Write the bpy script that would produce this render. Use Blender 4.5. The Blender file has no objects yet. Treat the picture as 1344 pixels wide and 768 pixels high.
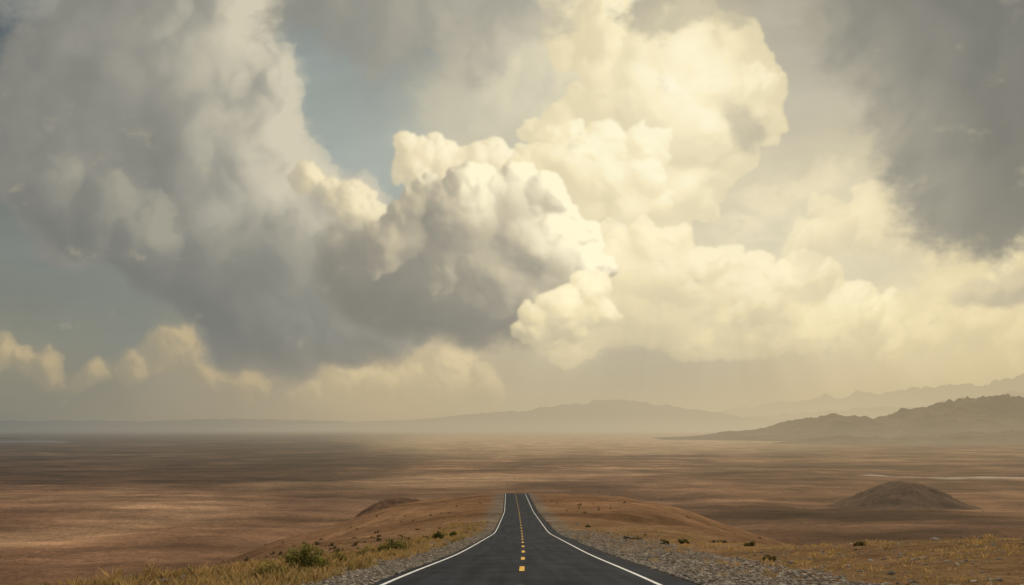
import bpy, math, time
import numpy as np
T0=time.time()
F=1055.0           # tangent-plane scale used to lay out bearings/elevations (units per tan)
HZ=560.0; CX=672.0
PLAIN=-70.0
scene=bpy.context.scene
scene.view_settings.view_transform='Standard'
scene.view_settings.look='None'
scene.view_settings.exposure=0

def lin(c):
    c=np.asarray(c,dtype=np.float64)/255.0
    return np.where(c<=0.04045,c/12.92,((c+0.055)/1.055)**2.4)
def sstep(a,b,x):
    t=np.clip((x-a)/(b-a),0,1); return t*t*(3-2*t)

# ---------------------------------------------------------------- noise
_TAB={}
def gnoise(x,y,seed):
    seed=int(seed)
    if seed not in _TAB:
        r=np.random.RandomState(seed); ang=r.rand(128,128)*2*np.pi
        _TAB[seed]=(np.cos(ang).astype(np.float32).ravel(),np.sin(ang).astype(np.float32).ravel())
    gx,gy=_TAB[seed]
    x=np.asarray(x); y=np.asarray(y)
    x,y=np.broadcast_arrays(x,y)
    xf=np.floor(x); yf=np.floor(y)
    fx=(x-xf).astype(np.float32); fy=(y-yf).astype(np.float32)
    xi=xf.astype(np.int64)&127; yi=yf.astype(np.int64)&127
    xj=((xi+1)&127)*128; xi=xi*128; yj=(yi+1)&127
    u=fx*fx*fx*(fx*(fx*6-15)+10); v=fy*fy*fy*(fy*(fy*6-15)+10)
    def g(k,dx,dy): return gx[k]*dx+gy[k]*dy
    a=g(xi+yi,fx,fy); a+=(g(xj+yi,fx-1,fy)-a)*u
    b=g(xi+yj,fx,fy-1); b+=(g(xj+yj,fx-1,fy-1)-b)*u
    return (a+(b-a)*v)*1.5
def fbm(x,y,octs,seed,gain=0.5):
    s=0;a=1;t=0
    for o in range(octs):
        s=s+a*gnoise(x*2**o+o*17.3,y*2**o+o*5.7,seed+o); t+=a; a*=gain
    return s/t

# ---------------------------------------------------------------- mesh helper
def mesh_obj(name,verts,faces,mat=None,smooth=True,attrs=None):
    verts=np.asarray(verts,dtype=np.float32); faces=np.asarray(faces,dtype=np.int32)
    me=bpy.data.meshes.new(name); n=faces.shape[1]
    me.vertices.add(len(verts)); me.vertices.foreach_set('co',verts.ravel())
    me.loops.add(faces.size); me.loops.foreach_set('vertex_index',faces.ravel())
    me.polygons.add(len(faces)); me.polygons.foreach_set('loop_start',np.arange(0,faces.size,n,dtype=np.int32))
    me.update(calc_edges=True)
    me.polygons.foreach_set('use_smooth',np.full(len(faces),smooth,dtype=bool))
    if attrs:
        for k,v in attrs.items():
            a=me.attributes.new(k,'FLOAT_COLOR','POINT')
            a.data.foreach_set('color',np.nan_to_num(np.asarray(v,dtype=np.float32)).ravel())
    ob=bpy.data.objects.new(name,me); scene.collection.objects.link(ob)
    if mat: me.materials.append(mat)
    return ob
def gridfaces(nr,nc):
    i=np.arange(nr-1)[:,None]*nc+np.arange(nc-1)[None,:]; i=i.ravel()
    return np.stack([i,i+1,i+nc+1,i+nc],1)

# ---------------------------------------------------------------- haze colour by bearing
def fold(az,A=math.radians(32.6)):
    t=np.mod(az+A,4*A)
    return np.where(t<2*A,t-A,3*A-t)
HK=[-60,0,300,500,700,900,1100,1344,1420]
HC=np.array([(125,125,118),(129,128,119),(157,148,129),(180,166,139),(188,174,144),(197,181,150),(202,185,149),(199,182,147),(199,182,147)])
def hazecol(px):
    return np.stack([np.interp(px,HK,lin(HC[:,i])) for i in range(3)],-1)
def bearing_px(x,y):
    az=fold(np.arctan2(x,y)); return CX+F*np.tan(az)

# ================================================================= SKY
S=1.25
gx=np.arange(-90,1440,S); gy=np.arange(-120,600,S)
GX,GY=np.meshgrid(gx,gy)
NR,NC=GX.shape
def blur(a,sig):
    sg=sig/S
    p=int(min(3*sg+2,60))
    b=np.pad(a,p,mode='edge')
    r0,c0=b.shape
    def good(n):
        while True:
            m=n
            for q in (2,3,5):
                while m%q==0: m//=q
            if m==1: return n
            n+=1
    R0,C0=good(r0),good(c0)
    b=np.pad(b,((0,R0-r0),(0,C0-c0)),mode='edge')
    fy=np.fft.fftfreq(R0)[:,None]; fx=np.fft.rfftfreq(C0)[None,:]
    k=np.exp(-2*(math.pi**2)*sg*sg*fy*fy)*np.exp(-2*(math.pi**2)*sg*sg*fx*fx)
    r=np.fft.irfft2(np.fft.rfft2(b)*k,s=b.shape)
    return r[p:p+NR,p:p+NC]
def samp(a,x,y,ss=S):
    nr,nc=a.shape
    u=np.clip((x-gx[0])/ss,0,nc-1.001); v=np.clip((y-gy[0])/ss,0,nr-1.001)
    i=u.astype(np.int64); j=v.astype(np.int64); fu=u-i; fv=v-j
    k=j*nc+i; a=a.ravel()
    t=a[k]; t=t+(a[k+1]-t)*fu; w=a[k+nc]; w=w+(a[k+nc+1]-w)*fu
    return t+(w-t)*fv
SUNX,SUNY=930.0,60.0
dx=SUNX-GX; dy=SUNY-GY; dl=np.sqrt(dx*dx+dy*dy)+40; LX=dx/dl; LY=dy/dl
wx=fbm(GX/90,GY/90,6,11,0.55); wy=fbm(GX/90,GY/90,6,31,0.55)
fine=fbm(GX/38,GY/38,6,51,0.6)
NZ=[fbm(GX/60+9,GY/45,7,61,0.6),fbm(GX/75+40,GY/50+7,7,81,0.62)]

ctrl=[((0,0),(76,90,102)),((60,40),(92,106,115)),((420,150),(148,160,159)),((740,60),(184,184,172)),
((60,330),(122,129,127)),((160,400),(129,134,129)),((0,420),(125,130,125)),((0,500),(152,147,128)),((60,550),(130,129,120)),
((300,530),(166,156,135)),((500,520),(194,179,147)),((620,500),(196,182,153)),((700,500),(174,167,147)),((700,540),(179,169,147)),
((880,500),(177,169,148)),((950,530),(186,174,149)),((1100,490),(200,185,153)),((1300,500),(215,198,160)),((900,250),(202,195,168)),
((1080,110),(168,165,152)),((1060,200),(180,173,155)),((1150,220),(213,202,169)),((1150,60),(167,163,150)),((1250,400),(231,216,174)),((1100,350),(236,220,178)),((1000,300),(210,199,170)),
((1344,250),(192,183,157)),((1344,540),(198,182,149)),((500,60),(131,138,139)),((640,150),(182,182,168)),((300,450),(143,143,134)),
((1040,270),(206,195,166)),((480,220),(157,166,163)),((1200,330),(238,222,180)),((1344,320),(223,208,167)),((1344,440),(222,205,164))]
W=0; C=0
jx=GX+wx*50; jy=GY+wy*34
for (p,c) in ctrl:
    d2=((jx-p[0])**2+((jy-p[1])*1.25)**2)
    w=np.exp(-d2/(2*66**2))+1e-4/(1+d2/1e4)
    W=W+w; C=C+w[...,None]*lin(c)
IMG=C/W[...,None]
st=fbm(GX/260+GY/300,GY/60,6,91,0.55)
IMG*= (1+0.16*st*sstep(600,300,GY))[...,None]

def gen(sph,nch,seed,up=0.25,rr=(0.3,0.5)):
    r=np.random.RandomState(seed)
    cur=np.array([(x,y,0,R) for x,y,R in sph],dtype=float); out=[cur]
    for n in nch:
        m=len(cur)*n
        par=np.repeat(cur,n,0)
        d=r.normal(size=(m,3)); d[:,2]=np.abs(d[:,2])*0.8; d/=np.linalg.norm(d,axis=1)[:,None]
        d[:,1]-=up; d/=np.linalg.norm(d,axis=1)[:,None]
        R=par[:,3]*r.uniform(rr[0],rr[1],m)
        c=par[:,:3]+d*(par[:,3:4]*0.9)
        cur=np.concatenate([c,R[:,None]],1); out.append(cur)
    return np.concatenate(out,0)
def heightmap(sp):
    H=np.zeros((NR,NC))
    for x,y,z,R in sp:
        if R<1.9: continue
        i0=max(int((x-R-gx[0])/S),0); i1=min(int((x+R-gx[0])/S)+2,NC)
        j0=max(int((y-R-gy[0])/S),0); j1=min(int((y+R-gy[0])/S)+2,NR)
        if i0>=i1 or j0>=j1: continue
        d2=R*R-((gx[i0:i1][None,:]-x)**2+(gy[j0:j1][:,None]-y)**2)
        h=np.where(d2>0,z+np.sqrt(np.maximum(d2,0)),0)
        np.maximum(H[j0:j1,i0:i1],h,out=H[j0:j1,i0:i1])
    return H
def layer(sph,seed,shadow,mid,lit,soft0=0.0,soft1=0.8,k=0.02,nch=(9,8,7),warp=10,op=1.0,bl=22,up=0.25,span=170,lamw=0.6,namp=0.45,floor=0.0,dsc=1.0,gain=1.0):
    global IMG
    H=heightmap(gen(sph,nch,seed,up))
    H=samp(H,GX+wx*warp*2+fine*warp*0.6,GY+wy*warp*2-fine*warp*0.5)
    cov=(H>1).astype(float)
    thick=np.clip(blur(np.minimum(H,90)/90.0,4),0,2)
    q=4; th=np.ascontiguousarray(thick[::q,::q]); gxx=GX[::q,::q]; gyy=GY[::q,::q]; lx=LX[::q,::q]; ly=LY[::q,::q]
    tau=0; n=14; ds=span/n
    for i in range(n):
        s=(i+0.6)*ds
        tau=tau+samp(th,gxx+lx*s,gyy+ly*s,S*q)*ds
    trans=np.exp(-k*samp(tau,GX,GY,S*q))
    nz=NZ[seed%2]
    sm=np.clip(soft0+soft1*np.clip(1-trans,0,1)**1.5,0,1)
    Ah=sstep(0.1,0.95,blur(cov,1.9))
    As=sstep(0.22,0.85,blur(cov,bl)+namp*nz)
    A=(Ah*(1-sm)+As*sm)*op
    def nrm(h):
        gyv,gxv=np.gradient(h,S)
        q=np.sqrt(gxv**2+gyv**2+0.6); return -gxv/q,-gyv/q,0.77/q
    Lz=0.35; ln=math.sqrt(1+Lz*Lz)
    def dl_(a): return np.clip((a[0]*LX+a[1]*LY+a[2]*Lz)/ln,-0.3,1)
    Hb=blur(H,3.5*dsc)
    l1=dl_(nrm(blur(H,1.6*dsc))); l15=dl_(nrm(Hb)); l2=dl_(nrm(blur(H,10*dsc)))
    wt=np.clip(trans*1.25-.15,0,1)       # crisp billows only where the light reaches
    lam=(l1*0.28+l15*0.20)*wt+l15*.20*(1-wt)+l2*(0.52+.28*(1-wt))
    ao=np.clip((blur(H,2*dsc)-blur(H,11*dsc))/14,-1,1)/dsc
    v=trans*((1-lamw)+lamw*lam*1.3)*gain+0.07*ao*(0.1+trans)+0.10*nz+0.05*l2+floor
    v=np.clip(v,0,1)[...,None]
    s_,m_,l_=lin(shadow),lin(mid),lin(lit)
    col=np.where(v<0.5,s_+(m_-s_)*(v/0.5),m_+(l_-m_)*((v-0.5)/0.5))
    IMG=IMG*(1-A[...,None])+col*A[...,None]

# distant horizon cumulus
layer([(30,478,20),(60,484,24),(120,492,18),(205,450,15),(225,465,24),(262,478,28),(175,488,22),(320,508,26),(0,470,25),(290,495,20),(240,440,10)],5,(152,145,126),(181,166,135),(220,196,150),soft0=0.6,k=0.010,warp=15,op=0.55,bl=9,dsc=1.0,namp=.6)
layer([(440,500,26),(500,508,24),(590,494,30),(640,510,24),(550,515,28),(470,485,16),(610,475,14),(400,515,20)],6,(180,168,142),(204,187,151),(238,218,172),soft0=0.55,k=0.010,warp=15,op=0.55,bl=9,namp=.6)
# high thin veil behind tower
layer([(640,140,80),(720,150,90),(600,90,50),(1120,320,80),(1020,320,60)],7,(188,182,162),(210,202,176),(238,225,190),soft0=0.85,k=0.004,warp=18,op=0.65,bl=35,dsc=1.6)
layer([(660,110,45),(700,80,50),(740,130,50),(640,170,40),(690,170,45)],37,(180,177,162),(210,203,178),(240,229,197),soft0=0.5,k=0.007,warp=14,op=0.6,bl=18,dsc=1.3)
# tall glowing tower
layer([(790,20,70),(860,60,80),(880,130,100),(955,95,62),(995,130,44),(930,190,60),(850,215,85),(770,225,72),(810,300,80),(880,255,50),(740,180,45)],8,(214,202,166),(245,232,192),(255,252,226),soft0=0.0,soft1=0.3,k=0.0042,warp=12,up=0.15,lamw=0.68,floor=.07,dsc=1.1,gain=1.1)
layer([(880,60,50),(930,120,44),(900,160,46),(985,120,28),(850,110,40)],48,(219,208,172),(248,236,198),(255,253,230),soft0=0.15,soft1=0.3,k=0.005,warp=10,lamw=0.66,dsc=1.1,gain=1.1,op=.75,floor=.10)
layer([(545,215,30),(575,205,24),(610,225,34),(650,240,40)],18,(196,186,159),(233,219,183),(253,243,210),soft0=0.1,k=0.006,warp=8)
layer([(760,225,48),(790,200,30),(830,255,42),(700,235,35),(850,190,26),(745,185,24)],28,(210,198,162),(242,228,186),(255,250,218),soft0=0.1,k=0.006,warp=8,op=0.85,dsc=1.1)
# right-hand lower cumulus bank
layer([(850,360,62),(925,370,48),(1000,395,48),(1050,370,42),(1110,410,38),(1170,415,30),(800,400,60),(890,420,50),(970,430,40),(1060,425,40),(740,430,45)],9,(206,193,159),(235,219,175),(255,242,202),soft0=0.25,k=0.007,warp=11,bl=16,op=.88,dsc=1.15,lamw=.58)
layer([(1190,310,30),(1150,285,35),(1250,330,25),(1340,345,35),(1320,375,30),(1100,300,34),(1060,320,30),(1220,290,24)],19,(204,192,160),(234,217,174),(253,238,194),soft0=0.4,k=0.008,warp=16,op=0.6,dsc=1.2)
layer([(1240,440,34),(1300,430,30),(1190,450,26),(1344,450,30)],29,(204,190,155),(226,209,166),(245,228,182),soft0=0.5,k=0.008,warp=14,op=0.5,dsc=1.2)
# great grey mass on the left
layer([(60,-60,110),(190,-40,120),(300,-60,90)],41,(118,122,122),(150,151,146),(180,178,167),soft0=0.95,k=0.004,warp=22,bl=30,nch=(8,6),dsc=2.4,lamw=.35)
layer([(150,90,115),(270,60,90),(70,190,100),(200,190,125),(300,190,100),(110,250,80),(240,290,105),(335,310,95),(400,290,70),(440,285,45),(340,400,72),(405,420,60),(470,370,80),(530,400,60),(40,110,40)],10,(116,118,117),(153,152,145),(206,200,181),soft0=0.6,soft1=0.5,k=0.0042,warp=20,bl=17,span=260,namp=0.45,dsc=2.1,lamw=.42,gain=1.05,floor=.03)
# its heavy shaded base
layer([(60,255,42),(130,285,50),(200,330,52),(265,370,56),(330,415,54),(390,440,48),(450,430,48),(520,420,44),(340,350,60),(430,380,60)],110,(106,109,110),(131,132,128),(165,162,150),soft0=0.6,soft1=.4,k=0.007,warp=18,bl=17,namp=.42,dsc=2,lamw=.4,op=.82)
layer([(455,265,26),(430,250,20),(480,285,22),(400,240,18)],12,(160,156,144),(210,198,166),(249,235,198),soft0=0.15,k=0.01,warp=7,op=0.85)
# grey wisps along the top
layer([(420,0,60),(500,20,60),(580,50,50),(640,60,42),(690,10,50),(560,-40,70)],13,(126,128,126),(151,149,141),(184,178,162),soft0=0.9,k=0.006,warp=26,bl=24,namp=0.8,nch=(8,6),op=0.8,dsc=2,lamw=.4)
# central cumulus: dark soft body, then sunlit heads
layer([(620,340,80),(660,380,75),(560,370,75),(500,355,60),(700,395,50),(470,345,48),(610,400,52),(540,400,45)],44,(114,114,112),(153,149,137),(206,196,168),soft0=0.75,soft1=0.3,k=0.011,warp=12,bl=18,span=150,lamw=0.45,dsc=2.2,namp=.4)
layer([(570,270,30),(548,300,38),(625,300,58),(680,285,52),(715,330,56),(745,365,42),(665,345,58),(590,320,50),(640,250,24),(700,385,40),(510,320,32)],14,(124,123,118),(192,182,158),(255,246,212),soft0=0.0,soft1=1.0,k=0.0118,warp=10,bl=14,span=110,lamw=0.64,dsc=1.05,floor=.02,gain=1.18)
layer([(770,385,26),(745,410,34),(790,410,22),(710,425,28)],24,(176,167,144),(229,214,173),(255,242,202),soft0=0.2,k=0.011,warp=9,bl=12,dsc=1.15)
# dark masses on the right
layer([(1130,20,70),(1200,60,85),(1290,40,90),(1350,100,90),(1250,170,90),(1300,240,75),(1215,270,45),(1380,230,70),(1170,130,50),(1260,110,60)],15,(104,106,106),(129,129,124),(155,151,139),soft0=0.93,k=0.007,warp=30,bl=26,namp=0.62,nch=(9,7),op=0.93,dsc=1.8,lamw=.45)
layer([(900,-10,45),(960,5,40),(860,0,25)],16,(137,136,129),(163,158,142),(188,179,156),soft0=0.95,k=0.01,warp=20,bl=18,namp=0.9,nch=(8,6),op=0.75,dsc=1.6)
layer([(975,165,20),(990,185,16),(960,150,12)],17,(142,139,130),(163,157,141),(187,176,152),soft0=0.9,k=0.01,warp=14,bl=10,namp=0.7,nch=(8,6),op=0.7,dsc=1.6)
layer([(1300,385,26),(1335,378,26),(1270,392,16)],20,(158,152,138),(179,171,149),(209,195,164),soft0=0.8,k=0.01,warp=12,bl=10,namp=0.6,nch=(8,6),op=0.75,dsc=1.5)
# luminous air around the hidden sun, shafts, ground haze
g=np.exp(-(((GX-860)/340)**2+((GY-180)/240)**2))[...,None]
IMG=IMG+(1-np.clip(IMG,0,1))*g*0.20*np.array([1,.92,.70])
g=np.exp(-(((GX-1060)/470)**2+((GY-380)/130)**2))[...,None]
IMG=IMG+(1-np.clip(IMG,0,1))*g*0.13*np.array([1,.89,.60])
ang=np.arctan2(GX-905,GY-20)
ray=fbm(ang*7,ang*0+.5,4,951,0.55)*sstep(280,450,GY)*sstep(562,500,GY)*np.exp(-((GX-950)/460)**2)
IMG=IMG*(1+0.16*ray)[...,None]
hz=sstep(400,556,GY)[...,None]
HZC=hazecol(GX)
IMG=IMG*(1-0.8*hz**1.9)+HZC*0.8*hz**1.9
hz2=sstep(535,560,GY)[...,None]
IMG=IMG*(1-hz2)+HZC*hz2
IMG=IMG*np.array([1.025,1.0,.945])

azd=np.concatenate([np.arange(-180,-36,3.0),np.arange(-36,36,0.07),np.arange(36,180.1,3.0)])
azd[-1]=180.0
eld=np.concatenate([[-1.5,-0.7],np.arange(-0.2,30,0.064),np.arange(30,37.1,0.7)])
AZ,EL=np.meshgrid(np.radians(azd),np.radians(eld))
R=400000.0
V=np.stack([R*np.cos(EL)*np.sin(AZ),R*np.cos(EL)*np.cos(AZ),R*np.sin(EL)],-1).reshape(-1,3)
AF=fold(AZ); PX=CX+F*np.tan(AF); PY=HZ-F*np.tan(EL)/np.cos(AF)
col=np.stack([samp(np.ascontiguousarray(IMG[...,i]),PX,PY) for i in range(3)]+[np.ones_like(PX)],-1)
def newmat(name):
    m=bpy.data.materials.new(name); m.use_nodes=True; m.node_tree.nodes.clear(); return m,m.node_tree.nodes,m.node_tree.links
m,N,L=newmat('sky_clouds')
at=N.new('ShaderNodeAttribute'); at.attribute_name='cloud'
em=N.new('ShaderNodeEmission'); o=N.new('ShaderNodeOutputMaterial')
L.new(at.outputs['Color'],em.inputs['Color']); L.new(em.outputs[0],o.inputs[0])
try: m.cycles.emission_sampling='NONE'
except Exception as e: print(e)
mesh_obj('sky',V,gridfaces(len(eld),len(azd)),m,True,{'cloud':col.reshape(-1,4)})

# ================================================================= TERRAIN
yf=np.arange(-400,1500,1.0)
zf=np.interp(yf,[-400,-60,0,20,41,105,194,250,286,325,420,600,1500],[4,1,-1.7,-3.9,-6.6,-13.9,-20.6,-22.6,-23.6,-28.0,-44,-85,-300])
kk=np.exp(-0.5*(np.arange(-24,25)/7.0)**2); kk/=kk.sum()
zs=np.convolve(np.pad(zf,24,mode='edge'),kk,mode='valid')
def zroad(y): return np.interp(y,yf,zs)
xs_=np.interp(yf,[-400,0,20,41,105,194,284,1500],[0,0,0.19,0.6,1.3,1.7,1.2,-3])
kk=np.exp(-0.5*(np.arange(-24,25)/9.0)**2); kk/=kk.sum()
xs_=np.convolve(np.pad(xs_,24,mode='edge'),kk,mode='valid')
def xc(y): return np.interp(y,yf,xs_)
def height(x,y,detail=True):
    off=x-xc(y)
    sR=np.maximum(off-6.5,0); sL=np.maximum(-off-6,0)
    edge=1+0.35*fbm(y/45.0,x*0+3.1,3,201)
    yy=np.clip(y,0,300)
    bl=(9+0.10*yy)*edge; br=(19+0.05*yy)*edge
    sp=lambda s,b,w: w*np.logaddexp(0,(s-b)/w)-w*np.logaddexp(0,-b/w)
    dropL=0.10*sL**2/(sL+8)+0.26*sp(sL,bl,5)
    dropR=0.05*sR**2/(sR+10)+0.28*sp(sR,br,4)
    Rg=zroad(y)-dropL-dropR
    m=sstep(6,26,np.abs(off))
    Rg=Rg+m*(1.7*fbm(x/30,y/30,4,211)+2.2*fbm(x/95,y/95,3,215))
    rp=1-np.abs(fbm(x/170+.6*gnoise(x/300,y/300,227),y/95,5,225,.55))*2.2   # low rippled swells
    P=PLAIN+5.0*fbm(x/420,y/420,4,221)+3.2*rp*sstep(5200,1500,np.abs(y))+1.0*fbm(x/60,y/45,3,231)*np.exp(-np.abs(y)/2500)
    h=np.logaddexp(Rg/4.0,P/4.0)*4.0
    nearm=sstep(4.6,7,np.abs(off))*np.exp(-np.abs(y)/160)
    h=h+nearm*0.16*fbm(x/2.2,y/2.2,4,241)
    return h
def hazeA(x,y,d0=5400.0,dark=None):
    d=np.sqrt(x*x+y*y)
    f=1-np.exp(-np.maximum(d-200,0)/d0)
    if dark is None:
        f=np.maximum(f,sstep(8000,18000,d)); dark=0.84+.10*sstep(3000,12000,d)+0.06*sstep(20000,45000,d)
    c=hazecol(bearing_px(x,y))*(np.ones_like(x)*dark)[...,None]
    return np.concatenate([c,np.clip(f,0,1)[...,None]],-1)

def soil(x,y,h):
    off=x-xc(y)
    n1=fbm(x/160,y/300,5,301); n2=fbm(x/900,y/700,4,311); n3=fbm(x/25,y/25,4,321)
    A=np.array([.395,.220,.122]); B=np.array([.52,.33,.195]); Cc=np.array([.25,.140,.084])
    t=sstep(-0.32,0.42,n1+0.4*n2)[...,None]
    c=Cc*(1-t)+A*t
    t2=sstep(0.12,0.5,n2+0.5*n1)[...,None]
    c=c*(1-0.75*t2)+B*0.75*t2
    # wash lines: thin pale and dark streaks across the plain
    wl_=fbm(x/420+gnoise(x/500,y/260,363)*.8,y/70,6,361,.6)
    c=c*(1+0.45*sstep(.08,.30,wl_)-0.36*sstep(-.06,-.32,wl_))[...,None]
    c=c*(1-.22*sstep(900,350,np.sqrt(x*x+y*y)))[...,None]
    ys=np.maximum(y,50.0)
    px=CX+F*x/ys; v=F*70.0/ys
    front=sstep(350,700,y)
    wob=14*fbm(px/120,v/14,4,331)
    # cloud shadow over the left plain, painted as darker soil colour
    cloud_shade=sstep(680,500,px+wob*5+(v-30)*2.2)*sstep(5,11,v+wob*.12)*sstep(95,62,v+wob)*front
    c=c*(1-0.62*cloud_shade[...,None])
    # smaller cloud-shadow patches elsewhere on the plain, painted into the soil colour
    shade_patch=sstep(.10,.34,fbm(x/620+3,y/330+9,5,371,.55))*front*sstep(6,14,v)*sstep(600,760,px)
    c=c*(1-0.38*shade_patch[...,None])
    # pale sand flats, with a sunlit band painted into their colour
    sunlit=sstep(420,580,px+wob*4)*sstep(1250,900,px+wob*4)*sstep(50,14,v+wob*0.7)*front
    c=c*(1-sunlit[...,None]*.85)+np.array([.90,.63,.37])*sunlit[...,None]*.85
    # salt pan
    w2=3*fbm(px/70,v*0,3,341)
    pn=sstep(1120,1150,px)*np.exp(-((v-70-w2+np.clip((1240-px)/60,-1,2.0)**2*0.8)/1.3)**2)*front
    c=c*(1-pn[...,None]*.8)+np.array([.78,.68,.56])*pn[...,None]*.8
    # ridge flank: warm orange soil
    rid=sstep(PLAIN+6,PLAIN+28,h)*(y<420)
    O=np.array([.41,.235,.125])*(1+0.40*n3[...,None])
    c=c*(1-rid[...,None]*.75)+O*rid[...,None]*.75
    # gravel verge
    nb=fbm(x/3.0,y/6.0,4,351)
    gr=sstep(9+nb*3,5.5+nb*2,np.abs(off))*(y<400)
    c=c*(1-gr[...,None]*.85)+np.array([.33,.27,.205])*gr[...,None]*.85
    # straw covered ground
    gs=np.where(off>0,sstep(6,10,off+nb*3)*sstep(40,24,off),sstep(5.5,8,-off+nb*2)*sstep(17,10,-off))*sstep(190,90,y)*(y>-300)
    gs=gs*(0.45+0.55*sstep(-.3,.3,nb))
    c=c*(1-gs[...,None]*.55)+np.array([.38,.26,.12])*gs[...,None]*.55
    return np.concatenate([np.clip(c,0.01,1),np.clip(gr,0,1)[...,None]],-1)

def ground_material():
    m,N,L=newmat('desert_soil')
    at=N.new('ShaderNodeAttribute'); at.attribute_name='soil'
    hz=N.new('ShaderNodeAttribute'); hz.attribute_name='haze'
    tc=N.new('ShaderNodeNewGeometry')
    def noise(scale,det,rough,stretch=None):
        n=N.new('ShaderNodeTexNoise'); n.inputs['Scale'].default_value=scale; n.inputs['Detail'].default_value=det; n.inputs['Roughness'].default_value=rough
        if stretch:
            mp=N.new('ShaderNodeMapping'); mp.inputs['Scale'].default_value=stretch; L.new(tc.outputs['Position'],mp.inputs['Vector']); L.new(mp.outputs[0],n.inputs['Vector'])
        else: L.new(tc.outputs['Position'],n.inputs['Vector'])
        return n
    def rng(src,a,b,lo,hi):
        r=N.new('ShaderNodeMapRange'); r.inputs[1].default_value=a; r.inputs[2].default_value=b; r.inputs[3].default_value=lo; r.inputs[4].default_value=hi
        L.new(src,r.inputs[0]); return r.outputs[0]
    def mul(a,b):
        k=N.new('ShaderNodeMath'); k.operation='MULTIPLY'; L.new(a,k.inputs[0]); L.new(b,k.inputs[1]); return k.outputs[0]
    a=noise(0.012,9,0.68); b=noise(0.25,8,0.7); c=noise(7.0,5,0.7); d=noise(0.02,8,0.65,(0.35,1.6,1))
    f=mul(mul(rng(a.outputs[0],.3,.7,.66,1.36),rng(b.outputs[0],.3,.7,.72,1.28)),mul(rng(c.outputs[0],.3,.7,.7,1.3),rng(d.outputs[0],.35,.65,.74,1.26)))
    vm=N.new('ShaderNodeVectorMath'); vm.operation='SCALE'; L.new(at.outputs['Color'],vm.inputs[0]); L.new(f,vm.inputs['Scale'])
    bs=N.new('ShaderNodeBsdfDiffuse'); bs.inputs['Roughness'].default_value=0.6
    L.new(vm.outputs[0],bs.inputs['Color'])
    bp=N.new('ShaderNodeBump'); bp.inputs['Strength'].default_value=0.9; bp.inputs['Distance'].default_value=1.0
    bp2=N.new('ShaderNodeBump'); bp2.inputs['Strength'].default_value=0.7; bp2.inputs['Distance'].default_value=0.05
    bp3=N.new('ShaderNodeBump'); bp3.inputs['Strength'].default_value=0.7; bp3.inputs['Distance'].default_value=15.0
    L.new(a.outputs[0],bp3.inputs['Height'])
    L.new(bp3.outputs[0],bp.inputs['Normal'])
    L.new(b.outputs[0],bp.inputs['Height']); L.new(c.outputs[0],bp2.inputs['Height']); L.new(bp.outputs[0],bp2.inputs['Normal']); L.new(bp2.outputs[0],bs.inputs['Normal'])
    em=N.new('ShaderNodeEmission'); L.new(hz.outputs['Color'],em.inputs['Color'])  # aerial haze painted as a glow mixed over the soil by distance
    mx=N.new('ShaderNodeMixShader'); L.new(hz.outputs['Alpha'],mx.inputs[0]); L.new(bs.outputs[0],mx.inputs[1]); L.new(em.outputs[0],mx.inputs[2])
    o=N.new('ShaderNodeOutputMaterial'); L.new(mx.outputs[0],o.inputs[0])
    try: m.cycles.emission_sampling='NONE'
    except: pass
    return m
GM=ground_material()
u=np.linspace(-1,1,801); x1=4*np.sinh(10.3*u)
y1=np.concatenate([-10*np.sinh(np.linspace(8,0.05,50)),10*np.sinh(np.linspace(0,9.4,760))])
X,Y=np.meshgrid(x1,y1)
Hh=height(X,Y)
off=X-xc(Y)
bed=sstep(-4.05,-3.75,off)*sstep(4.75,4.45,off)
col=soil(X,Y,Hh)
Hg=Hh-0.35*bed*(Y>-380)*(Y<900)
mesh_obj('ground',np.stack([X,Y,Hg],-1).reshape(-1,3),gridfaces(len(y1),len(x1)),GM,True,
  {'soil':col.reshape(-1,4),'haze':hazeA(X,Y).reshape(-1,4)})

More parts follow.
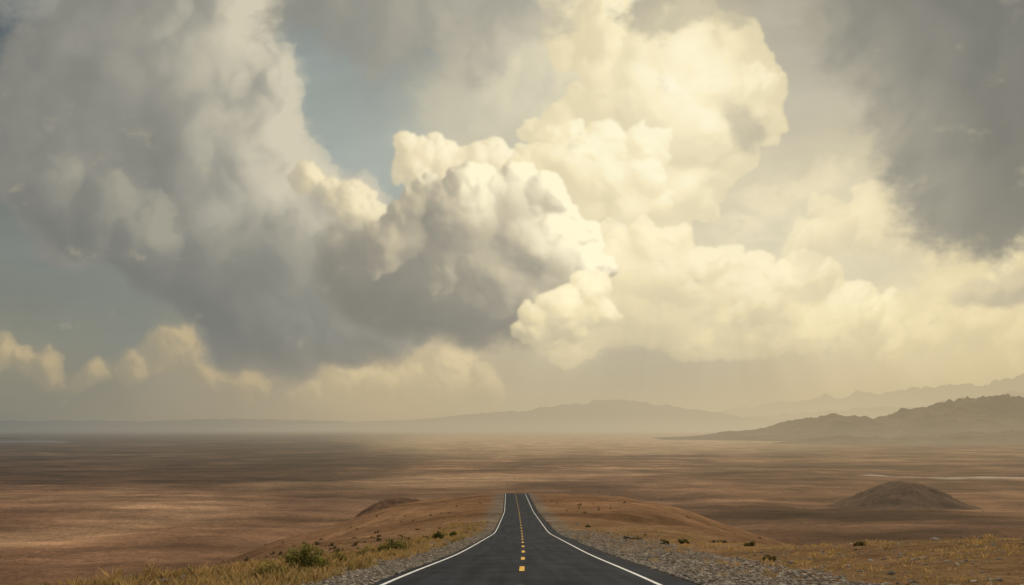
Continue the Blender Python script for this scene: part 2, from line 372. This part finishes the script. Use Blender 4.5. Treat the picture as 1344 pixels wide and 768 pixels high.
# ---------------------------------------------------------------- hills
def ridge(name,D,prof,width,seed,rough=0.35,tint=(.20,.13,.095),d0=6000.,dark=1.0,base=.92,nx=400,ny=110,wl=0.16,mist=.4,hs=1.0):
    p=np.array(prof,float)
    pxs=np.linspace(p[0,0],p[-1,0],nx)
    tt=np.linspace(-1,1,ny)
    PXg,TT=np.meshgrid(pxs,tt)
    Yg=D+TT*width; Xg=(PXg-CX)/F*D
    top=np.interp(PXg,p[:,0],p[:,1])
    Hm=((HZ-top)/F*D-PLAIN)*hs
    sc=width*wl*3
    rn=0;a=1;t=0
    for o in range(6):
        q=1-2*np.abs(gnoise(Xg/sc*2**o+seed*3.3,Yg/sc*2**o+o*7,seed+o)); rn=rn+a*q; t+=a; a*=0.52
    rn=rn/t
    wob=0.25*fbm(Xg/(width*1.3),Xg*0,3,seed+40)
    sec=np.clip(1-np.abs(TT-wob)**1.15,0,1); sec=sec*sec*(3-2*sec)
    endf=sstep(0,0.06,(PXg-p[0,0])/(p[-1,0]-p[0,0]))*sstep(1,0.94,(PXg-p[0,0])/(p[-1,0]-p[0,0]))
    Z=PLAIN-6+(Hm+6)*sec*(1-rough+rough*1.25*np.clip(rn,0,1))*endf
    nn=fbm(Xg/(width*.4),Yg/(width*.4),5,seed+60)[...,None]
    c=np.array(tint)*(1+0.6*nn); c=np.concatenate([np.clip(c,.01,1),np.zeros(c.shape[:-1]+(1,))],-1)
    rel=np.clip((Z-PLAIN)/(np.percentile(Hm,90)),0,1)      # mist painted as extra haze glow round the foot of the hills
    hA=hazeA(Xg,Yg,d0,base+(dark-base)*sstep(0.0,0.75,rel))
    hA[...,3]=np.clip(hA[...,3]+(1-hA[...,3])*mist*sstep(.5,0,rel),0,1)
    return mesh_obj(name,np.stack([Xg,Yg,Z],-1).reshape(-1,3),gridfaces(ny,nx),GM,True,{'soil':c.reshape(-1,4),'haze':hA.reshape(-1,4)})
ridge('mountain_range',21000,[(820,552),(900,547),(960,538),(1040,526),(1100,519),(1160,514),(1200,511),(1280,501),(1344,494),(1450,484),(1600,500)],3500,401,d0=5400,dark=0.91,base=.98,hs=1.06)
ridge('mountain_range',17500,[(900,556),(980,548),(1060,541),(1130,536),(1200,532),(1270,524),(1344,516),(1450,505),(1600,520)],3000,405,d0=5600,dark=0.86,base=.97,hs=1.06)
ridge('mountain_range',15000,[(330,559),(430,556),(500,552),(560,550),(620,543),(680,538),(740,530),(790,524),(830,525),(870,531),(930,540),(1000,549),(1090,556)],2600,411,d0=5200,dark=0.90,base=.95,rough=.32,mist=.5)
ridge('mountain_range',17000,[(-300,554),(-50,553),(100,551),(200,553),(300,549),(400,551),(480,554),(620,553),(700,557)],2600,421,d0=5000,dark=0.9,base=.94)
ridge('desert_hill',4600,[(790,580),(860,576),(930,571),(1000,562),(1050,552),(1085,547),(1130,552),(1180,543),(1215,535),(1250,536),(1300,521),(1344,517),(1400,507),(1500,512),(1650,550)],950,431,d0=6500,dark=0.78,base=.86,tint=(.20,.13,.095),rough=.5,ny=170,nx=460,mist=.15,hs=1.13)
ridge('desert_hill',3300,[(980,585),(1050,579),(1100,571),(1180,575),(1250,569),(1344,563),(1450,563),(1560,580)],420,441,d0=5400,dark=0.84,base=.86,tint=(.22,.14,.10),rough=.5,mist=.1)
ridge('desert_hill',3700,[(-200,570),(-60,575),(20,575),(60,578),(120,581)],300,451,d0=5500,dark=0.8,tint=(.12,.09,.08))

def mound(name,cx,cy,rx,ry,hh,seed,tint,pw=1.0,top=None):
    if top is not None: hh=top-float(height(np.array([cx]),np.array([cy]))[0])
    n=150
    U,Vv=np.meshgrid(np.linspace(-1.3,1.3,n),np.linspace(-1.3,1.3,n))
    Xm=cx+U*rx; Ym=cy+Vv*ry
    r=np.sqrt(U**2+Vv**2)+0.08*fbm(U*2.2+seed,Vv*2.2,3,seed)
    prof=0.5+0.5*np.cos(np.pi*np.clip(r,0,1)); prof=prof**pw
    er=1-np.abs(fbm(np.arctan2(Vv,U)*5,r*1.5,4,seed+7))*0.45*np.clip(r*2,0,1)
    b=height(Xm,Ym)
    Z=b-0.6+(hh+0.6)*prof*er*(1+0.10*fbm(U*6,Vv*6,4,seed+9))
    nn=fbm(U*5,Vv*5,4,seed+5)[...,None]
    c=np.array(tint)*(1+0.5*nn); c=np.concatenate([np.clip(c,.01,1),np.zeros((n,n,1))],-1)
    mesh_obj(name,np.stack([Xm,Ym,Z],-1).reshape(-1,3),gridfaces(n,n),GM,True,{'soil':c.reshape(-1,4),'haze':hazeA(Xm,Ym).reshape(-1,4)})
mound('desert_mound',(1185-CX)/F*690,690,70,50,20,501,(.18,.108,.076),0.85)
mound('desert_mound',(505-CX)/F*350,352,30,24,7,511,(.20,.115,.072),top=-31.8)

# ---------------------------------------------------------------- road
ys=np.concatenate([np.arange(-60,60,0.5),np.arange(60,700,1.5)])
offs=np.array([-3.80,-3.79,-3.4,-1.7,0,1.7,3.4,4.49,4.5]); 
def rz(y): return height(xc(y),y)+0.04
Yr,Or=np.meshgrid(ys,offs,indexing='ij')
edge_w=0.08*fbm(Yr/0.9,Or*0+2,3,601)
Xr=Or+xc(Yr)+np.where(np.abs(Or)>3.7,edge_w,0)
Zr=rz(Yr)-0.012*np.abs(Or)
Zr[:,0]-=0.22; Zr[:,-1]-=0.22
m,N,L=newmat('asphalt')
geo=N.new('ShaderNodeNewGeometry')
n1=N.new('ShaderNodeTexNoise'); n1.inputs['Scale'].default_value=60; n1.inputs['Detail'].default_value=4
n2=N.new('ShaderNodeTexNoise'); n2.inputs['Scale'].default_value=0.5; n2.inputs['Detail'].default_value=7; n2.inputs['Roughness'].default_value=.65
mp=N.new('ShaderNodeMapping'); mp.inputs['Scale'].default_value=(3.0,0.12,1)
n3=N.new('ShaderNodeTexNoise'); n3.inputs['Scale'].default_value=0.7; n3.inputs['Detail'].default_value=5
L.new(geo.outputs['Position'],mp.inputs[0]); L.new(mp.outputs[0],n3.inputs['Vector'])
for n in (n1,n2): L.new(geo.outputs['Position'],n.inputs['Vector'])
cr=N.new('ShaderNodeValToRGB'); cr.color_ramp.elements[0].position=.40; cr.color_ramp.elements[0].color=(.006,.008,.012,1); cr.color_ramp.elements[1].position=.60; cr.color_ramp.elements[1].color=(.032,.036,.046,1)
ad=N.new('ShaderNodeMath'); ad.operation='ADD'; L.new(n1.outputs[0],ad.inputs[0]); L.new(n2.outputs[0],ad.inputs[1])
ad2=N.new('ShaderNodeMath'); ad2.operation='ADD'; L.new(ad.outputs[0],ad2.inputs[0]); L.new(n3.outputs[0],ad2.inputs[1])
dv=N.new('ShaderNodeMath'); dv.operation='DIVIDE'; L.new(ad2.outputs[0],dv.inputs[0]); dv.inputs[1].default_value=3
L.new(dv.outputs[0],cr.inputs[0])
bs=N.new('ShaderNodeBsdfPrincipled'); bs.inputs['Roughness'].default_value=.85; bs.inputs['Specular IOR Level'].default_value=.06
L.new(cr.outputs[0],bs.inputs['Base Color'])
bp=N.new('ShaderNodeBump'); bp.inputs['Strength'].default_value=.5; bp.inputs['Distance'].default_value=.01; L.new(n1.outputs[0],bp.inputs['Height']); L.new(bp.outputs[0],bs.inputs['Normal'])
o=N.new('ShaderNodeOutputMaterial'); L.new(bs.outputs[0],o.inputs[0])
mesh_obj('road',np.stack([Xr,Yr,Zr],-1).reshape(-1,3),gridfaces(len(ys),len(offs)),m,False)

def paint(name,c):
    m,N,L=newmat(name)
    geo=N.new('ShaderNodeNewGeometry'); n=N.new('ShaderNodeTexNoise'); n.inputs['Scale'].default_value=9; n.inputs['Detail'].default_value=8; n.inputs['Roughness'].default_value=.75
    L.new(geo.outputs['Position'],n.inputs['Vector'])
    r=N.new('ShaderNodeValToRGB'); r.color_ramp.elements[0].position=.36; r.color_ramp.elements[0].color=(c[0]*.3,c[1]*.3,c[2]*.35,1)
    r.color_ramp.elements[1].position=.50; r.color_ramp.elements[1].color=(*c,1); L.new(n.outputs[0],r.inputs[0])
    b=N.new('ShaderNodeBsdfPrincipled'); b.inputs['Roughness'].default_value=.7; b.inputs['Specular IOR Level'].default_value=.2; L.new(r.outputs[0],b.inputs['Base Color'])
    o=N.new('ShaderNodeOutputMaterial'); L.new(b.outputs[0],o.inputs[0]); return m
def strip(segs):
    V=[];Fc=[];b=0
    for (oa,ob,ya,yb) in segs:
        yy=np.arange(ya,yb+1e-6,0.5); zz=rz(yy)+0.006+0.00002*yy; xx=xc(yy)
        for of in (oa,ob): V.append(np.stack([xx+of,yy,zz-0.012*abs(of)],-1))
        n=len(yy); i=np.arange(n-1)+b
        Fc.append(np.stack([i,i+n,i+n+1,i+1],1)); b+=2*n
    return np.concatenate(V),np.concatenate(Fc)
V,Fc=strip([(-3.54,-3.42,-20,330),(3.42,3.54,-20,330)])
mesh_obj('edge_line_marking',V,Fc,paint('white_paint',(.80,.80,.77)),False)
V,Fc=strip([(-0.085,0.085,s,s+3) for s in np.arange(-10.5,330,9.0)])
mesh_obj('centre_line_marking',V,Fc,paint('yellow_paint',(.80,.47,.05)),False)

# ---------------------------------------------------------------- gravel
rs=np.random.RandomState(7)
ph=(1+5**.5)/2
ico=np.array([(-1,ph,0),(1,ph,0),(-1,-ph,0),(1,-ph,0),(0,-1,ph),(0,1,ph),(0,-1,-ph),(0,1,-ph),(ph,0,-1),(ph,0,1),(-ph,0,-1),(-ph,0,1)])/1.9
icf=np.array([(0,11,5),(0,5,1),(0,1,7),(0,7,10),(0,10,11),(1,5,9),(5,11,4),(11,10,2),(10,7,6),(7,1,8),(3,9,4),(3,4,2),(3,2,6),(3,6,8),(3,8,9),(4,9,5),(2,4,11),(6,2,10),(8,6,7),(9,8,1)])
def stones(n,side,y0,y1,o0,o1,smin,smax):
    y=y0*(y1/y0)**rs.rand(n)
    w=o0+(o1-o0)*rs.rand(n)**1.2*(0.6+0.4*np.clip(y/50,0,1.5))
    x=xc(y)+side*w
    return x,y,rs.uniform(smin,smax,n)*(1+0.004*y)*(0.5+rs.rand(n)**3*1.3)
parts=[stones(24000,1,12,110,4.5,10.2,.022,.075),stones(12000,-1,12,110,3.8,6.8,.018,.058),stones(2500,1,12,150,6,24,.03,.09),stones(2500,-1,12,150,5,18,.03,.09)]
x=np.concatenate([p[0] for p in parts]);y=np.concatenate([p[1] for p in parts]);s=np.concatenate([p[2] for p in parts])
z=height(x,y); n=len(x)
P=ico[None]*(1+0.25*rs.normal(size=(n,12,1)).clip(-1.5,1.5))
P=P*(s[:,None,None]*rs.uniform(.6,1.1,(n,1,3))*np.array([1,1,.6]))
a=rs.rand(n)*6.28; ca,sa=np.cos(a)[:,None],np.sin(a)[:,None]
V=np.stack([P[...,0]*ca-P[...,1]*sa+x[:,None],P[...,0]*sa+P[...,1]*ca+y[:,None],P[...,2]+(z+s*.10)[:,None]],-1).reshape(-1,3)
Fg=(icf[None]+(np.arange(n)*12)[:,None,None]).reshape(-1,3)
tone=rs.uniform(.17,.38,n); cc=np.stack([tone*1.10,tone*.95,tone*.78,np.ones(n)],-1); cc=np.repeat(cc,12,0)
def attrmat(name,attr,rough=.9,trans=0.0):
    m,N,L=newmat(name); at=N.new('ShaderNodeAttribute'); at.attribute_name=attr
    geo=N.new('ShaderNodeNewGeometry'); n=N.new('ShaderNodeTexNoise'); n.inputs['Scale'].default_value=25; L.new(geo.outputs['Position'],n.inputs['Vector'])
    r=N.new('ShaderNodeMapRange'); r.inputs[1].default_value=.3; r.inputs[2].default_value=.7; r.inputs[3].default_value=.75; r.inputs[4].default_value=1.25; L.new(n.outputs[0],r.inputs[0])
    vm=N.new('ShaderNodeVectorMath'); vm.operation='SCALE'; L.new(at.outputs['Color'],vm.inputs[0]); L.new(r.outputs[0],vm.inputs['Scale'])
    b=N.new('ShaderNodeBsdfDiffuse'); L.new(vm.outputs[0],b.inputs['Color']); last=b.outputs[0]
    if trans:
        t=N.new('ShaderNodeBsdfTranslucent'); L.new(vm.outputs[0],t.inputs['Color']); mx=N.new('ShaderNodeMixShader'); mx.inputs[0].default_value=trans
        L.new(b.outputs[0],mx.inputs[1]); L.new(t.outputs[0],mx.inputs[2]); last=mx.outputs[0]
    o=N.new('ShaderNodeOutputMaterial'); L.new(last,o.inputs[0]); return m
mesh_obj('gravel',V,Fg,attrmat('gravel_stone','tone'),False,{'tone':cc})

# ---------------------------------------------------------------- grass
def grass():
    cl=[]
    def clumps(n,side,y0,y1,o0,o1,p=1.0,th=0.0,hs=1.0):
        y=y0*(y1/y0)**rs.rand(n); w=o0+(o1-o0)*rs.rand(n)**p; x=xc(y)+side*w
        k=fbm(x/4,y/6,3,701)+0.2*rs.normal(size=n)
        q=k>th; return x[q],y[q],np.full(q.sum(),hs)
    for a in [clumps(3000,1,13,120,8.0,26,0.8,0.08,.8),clumps(3200,-1,13,140,5.4,12.0,1.0,-0.05,1.25),clumps(300,1,13,120,5.2,8,1,.15,.7),clumps(600,-1,12,180,10,22,1,.05)]: cl.append(a)
    x=np.concatenate([c[0] for c in cl]); y=np.concatenate([c[1] for c in cl]); hs=np.concatenate([c[2] for c in cl]); nc=len(x)
    nb=26; hcl=rs.uniform(.08,.30,nc)*(0.8+0.7*rs.rand(nc)**3)*hs; green=rs.rand(nc)**3*np.where(x>0,.55,1)
    X=np.repeat(x,nb)+rs.normal(size=nc*nb)*.13; Y=np.repeat(y,nb)+rs.normal(size=nc*nb)*.13
    n=nc*nb; hh=np.repeat(hcl,nb)*rs.uniform(.5,1.1,n); Z=np.repeat(height(x,y),nb)-.03
    a=rs.rand(n)*6.28; wd=(.006+.00025*Y)*rs.uniform(.7,1.3,n); lean=rs.uniform(.1,.8,n)*hh; b=rs.rand(n)*6.28
    px=np.cos(a)*wd; py=np.sin(a)*wd; lx=np.cos(b)*lean; ly=np.sin(b)*lean
    v0=np.stack([X-px,Y-py,Z],-1); v1=np.stack([X+px,Y+py,Z],-1)
    v2=np.stack([X+px*.7+lx*.4,Y+py*.7+ly*.4,Z+hh*.6],-1); v3=np.stack([X+lx,Y+ly,Z+hh],-1)
    V=np.stack([v0,v1,v2,v3],1).reshape(-1,3); Fq=(np.arange(n)*4)[:,None]+np.array([0,1,2,3])[None]
    g=np.repeat(green,nb)*.8+.06*rs.rand(n)
    c=np.array([.56,.38,.17])[None]*(1-g[:,None])+np.array([.20,.18,.055])[None]*g[:,None]
    c=c*rs.uniform(.6,1.2,(n,1)); c=np.concatenate([c,np.ones((n,1))],1)
    mesh_obj('dry_grass',V,Fq,attrmat('grass_blade','tone',trans=.35),False,{'tone':np.repeat(c,4,0)})
grass()

# ---------------------------------------------------------------- bushes
LEAF=attrmat('bush_leaf','tone',trans=.4)
def bush_geo(x0,y0,w,h,n,rng,lf=.035,col=(.085,.10,.035),z0=None,stems=True):
    if z0 is None: z0=float(height(np.array([x0]),np.array([y0]))[0])-.03
    k=max(5,int(n/90)); cc=rng.normal(size=(k,3)); cc/=np.linalg.norm(cc,axis=1)[:,None]; cc*=rng.uniform(.25,.8,(k,1)); cc[:,2]=np.abs(cc[:,2])
    cc*=np.array([w*.5,w*.5,h*.85]); cr=rng.uniform(.16,.34,k)*w*.55
    idx=rng.randint(0,k,n); d=rng.normal(size=(n,3)); d/=np.linalg.norm(d,axis=1)[:,None]
    p=cc[idx]+d*(cr[idx]*rng.uniform(.5,1.1,n))[:,None]; p[:,2]=np.abs(p[:,2])
    t1=rng.normal(size=(n,3)); t1/=np.linalg.norm(t1,axis=1)[:,None]; t2=np.cross(t1,d); t2/=np.linalg.norm(t2,axis=1)[:,None]+1e-6
    s=lf*rng.uniform(.6,1.4,(n,1))
    q=np.stack([p-t1*s*1.6,p+t2*s*.6,p+t1*s*1.6,p-t2*s*.6],1).reshape(-1,3)
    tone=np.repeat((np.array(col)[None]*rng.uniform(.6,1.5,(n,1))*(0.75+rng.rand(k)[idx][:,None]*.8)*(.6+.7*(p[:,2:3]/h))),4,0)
    Fq=(np.arange(n)*4)[:,None]+np.array([0,1,2,3])[None]
    V=q; tn=tone
    if stems:
        sv=[];sf=[];stn=[]
        base=len(q)
        for c in cc:
            r=.012*w+.004
            for tt,rr in ((0,r),(1,r*.4)):
                for j in range(4):
                    an=j*math.pi/2; sv.append((c[0]*tt*.95+math.cos(an)*rr,c[1]*tt*.95+math.sin(an)*rr,c[2]*tt)); stn.append((.12,.085,.055))
            for j in range(4): sf.append((base+j,base+(j+1)%4,base+4+(j+1)%4,base+4+j))
            base+=8
        V=np.concatenate([q,np.array(sv)]); Fq=np.concatenate([Fq,np.array(sf)]); tn=np.concatenate([tone,np.array(stn)])
    return V+np.array([x0,y0,z0]),Fq,np.concatenate([tn,np.ones((len(tn),1))],1)
def place(px,dist): return (px-CX)/F*dist
rb=np.random.RandomState(99)
for (px,dist,w,h,n,c) in [(402,26,1.65,1.2,5200,(.19,.18,.055)),(356,23,1.3,.55,2600,(.24,.19,.065)),(516,47,2.3,1.0,2600,(.19,.165,.055)),(480,42,1.5,.6,1400,(.24,.19,.07)),
  (576,75,1.6,1.0,1200,(.13,.13,.045)),(594,84,1.3,.85,900,(.15,.14,.05)),(446,32,1.3,.6,1600,(.23,.19,.065)),(872,58,.9,.5,900,(.11,.11,.04)),(898,60,.9,.55,900,(.11,.11,.04)),
  (1010,33,.7,.4,900,(.19,.15,.05)),(985,52,.9,.4,900,(.14,.12,.045)),(1130,40,.8,.35,900,(.2,.16,.06)),(772,120,1.2,.6,600,(.1,.1,.035))]:
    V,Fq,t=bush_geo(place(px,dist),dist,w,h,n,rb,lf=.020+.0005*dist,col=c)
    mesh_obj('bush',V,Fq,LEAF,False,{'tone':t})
# desert scrub scattered over the flanks and plain: one mesh
yy=60*(900/60)**rb.rand(1500); xx=rb.uniform(-.75,.75,1500)*yy
q=(np.abs(xx-xc(yy))>9)&(fbm(xx/60,yy/60,3,801)>0.05); xx=xx[q]; yy=yy[q]; zz=height(xx,yy)-.03
Vs=[];Fs=[];Ts=[];b=0
for x_,y_,z_ in zip(xx,yy,zz):
    w=rb.uniform(.4,1.1)*(1+y_/900)
    V,Fq,t=bush_geo(x_,y_,w,w*.45,26,rb,lf=.12*w,col=(.13,.105,.055),z0=z_,stems=False)
    Vs.append(V);Fs.append(Fq+b);Ts.append(t); b+=len(V)
mesh_obj('desert_scrub',np.concatenate(Vs),np.concatenate(Fs),LEAF,False,{'tone':np.concatenate(Ts)})

# ---------------------------------------------------------------- light, world, camera
w=bpy.data.worlds.new('World'); scene.world=w; w.use_nodes=True
nt=w.node_tree; nt.nodes.clear()
sk=nt.nodes.new('ShaderNodeTexSky'); sk.sky_type='NISHITA'; sk.sun_disc=False
SE,SA=math.radians(42),math.radians(24)
sk.sun_elevation=SE; sk.sun_rotation=SA; sk.dust_density=3
bg=nt.nodes.new('ShaderNodeBackground'); bg.inputs['Strength'].default_value=0.05
wo=nt.nodes.new('ShaderNodeOutputWorld'); nt.links.new(sk.outputs[0],bg.inputs[0]); nt.links.new(bg.outputs[0],wo.inputs[0])
ld=bpy.data.lights.new('sun','SUN'); ld.energy=2.6; ld.angle=math.radians(2); ld.color=(1,.88,.68)
lo=bpy.data.objects.new('sun',ld); scene.collection.objects.link(lo)
from mathutils import Vector
dv=Vector((math.cos(SE)*math.sin(SA),math.cos(SE)*math.cos(SA),math.sin(SE)))
lo.rotation_euler=dv.to_track_quat('Z','Y').to_euler(); lo.location=dv*100
cd=bpy.data.cameras.new('camera'); co=bpy.data.objects.new('camera',cd); scene.collection.objects.link(co)
cd.sensor_width=36; cd.lens=F/1344*36; cd.shift_y=(HZ-384)/1344
cd.clip_start=.1; cd.clip_end=1000000
co.location=(0,0,0); co.rotation_euler=(math.radians(90),0,0)
scene.camera=co
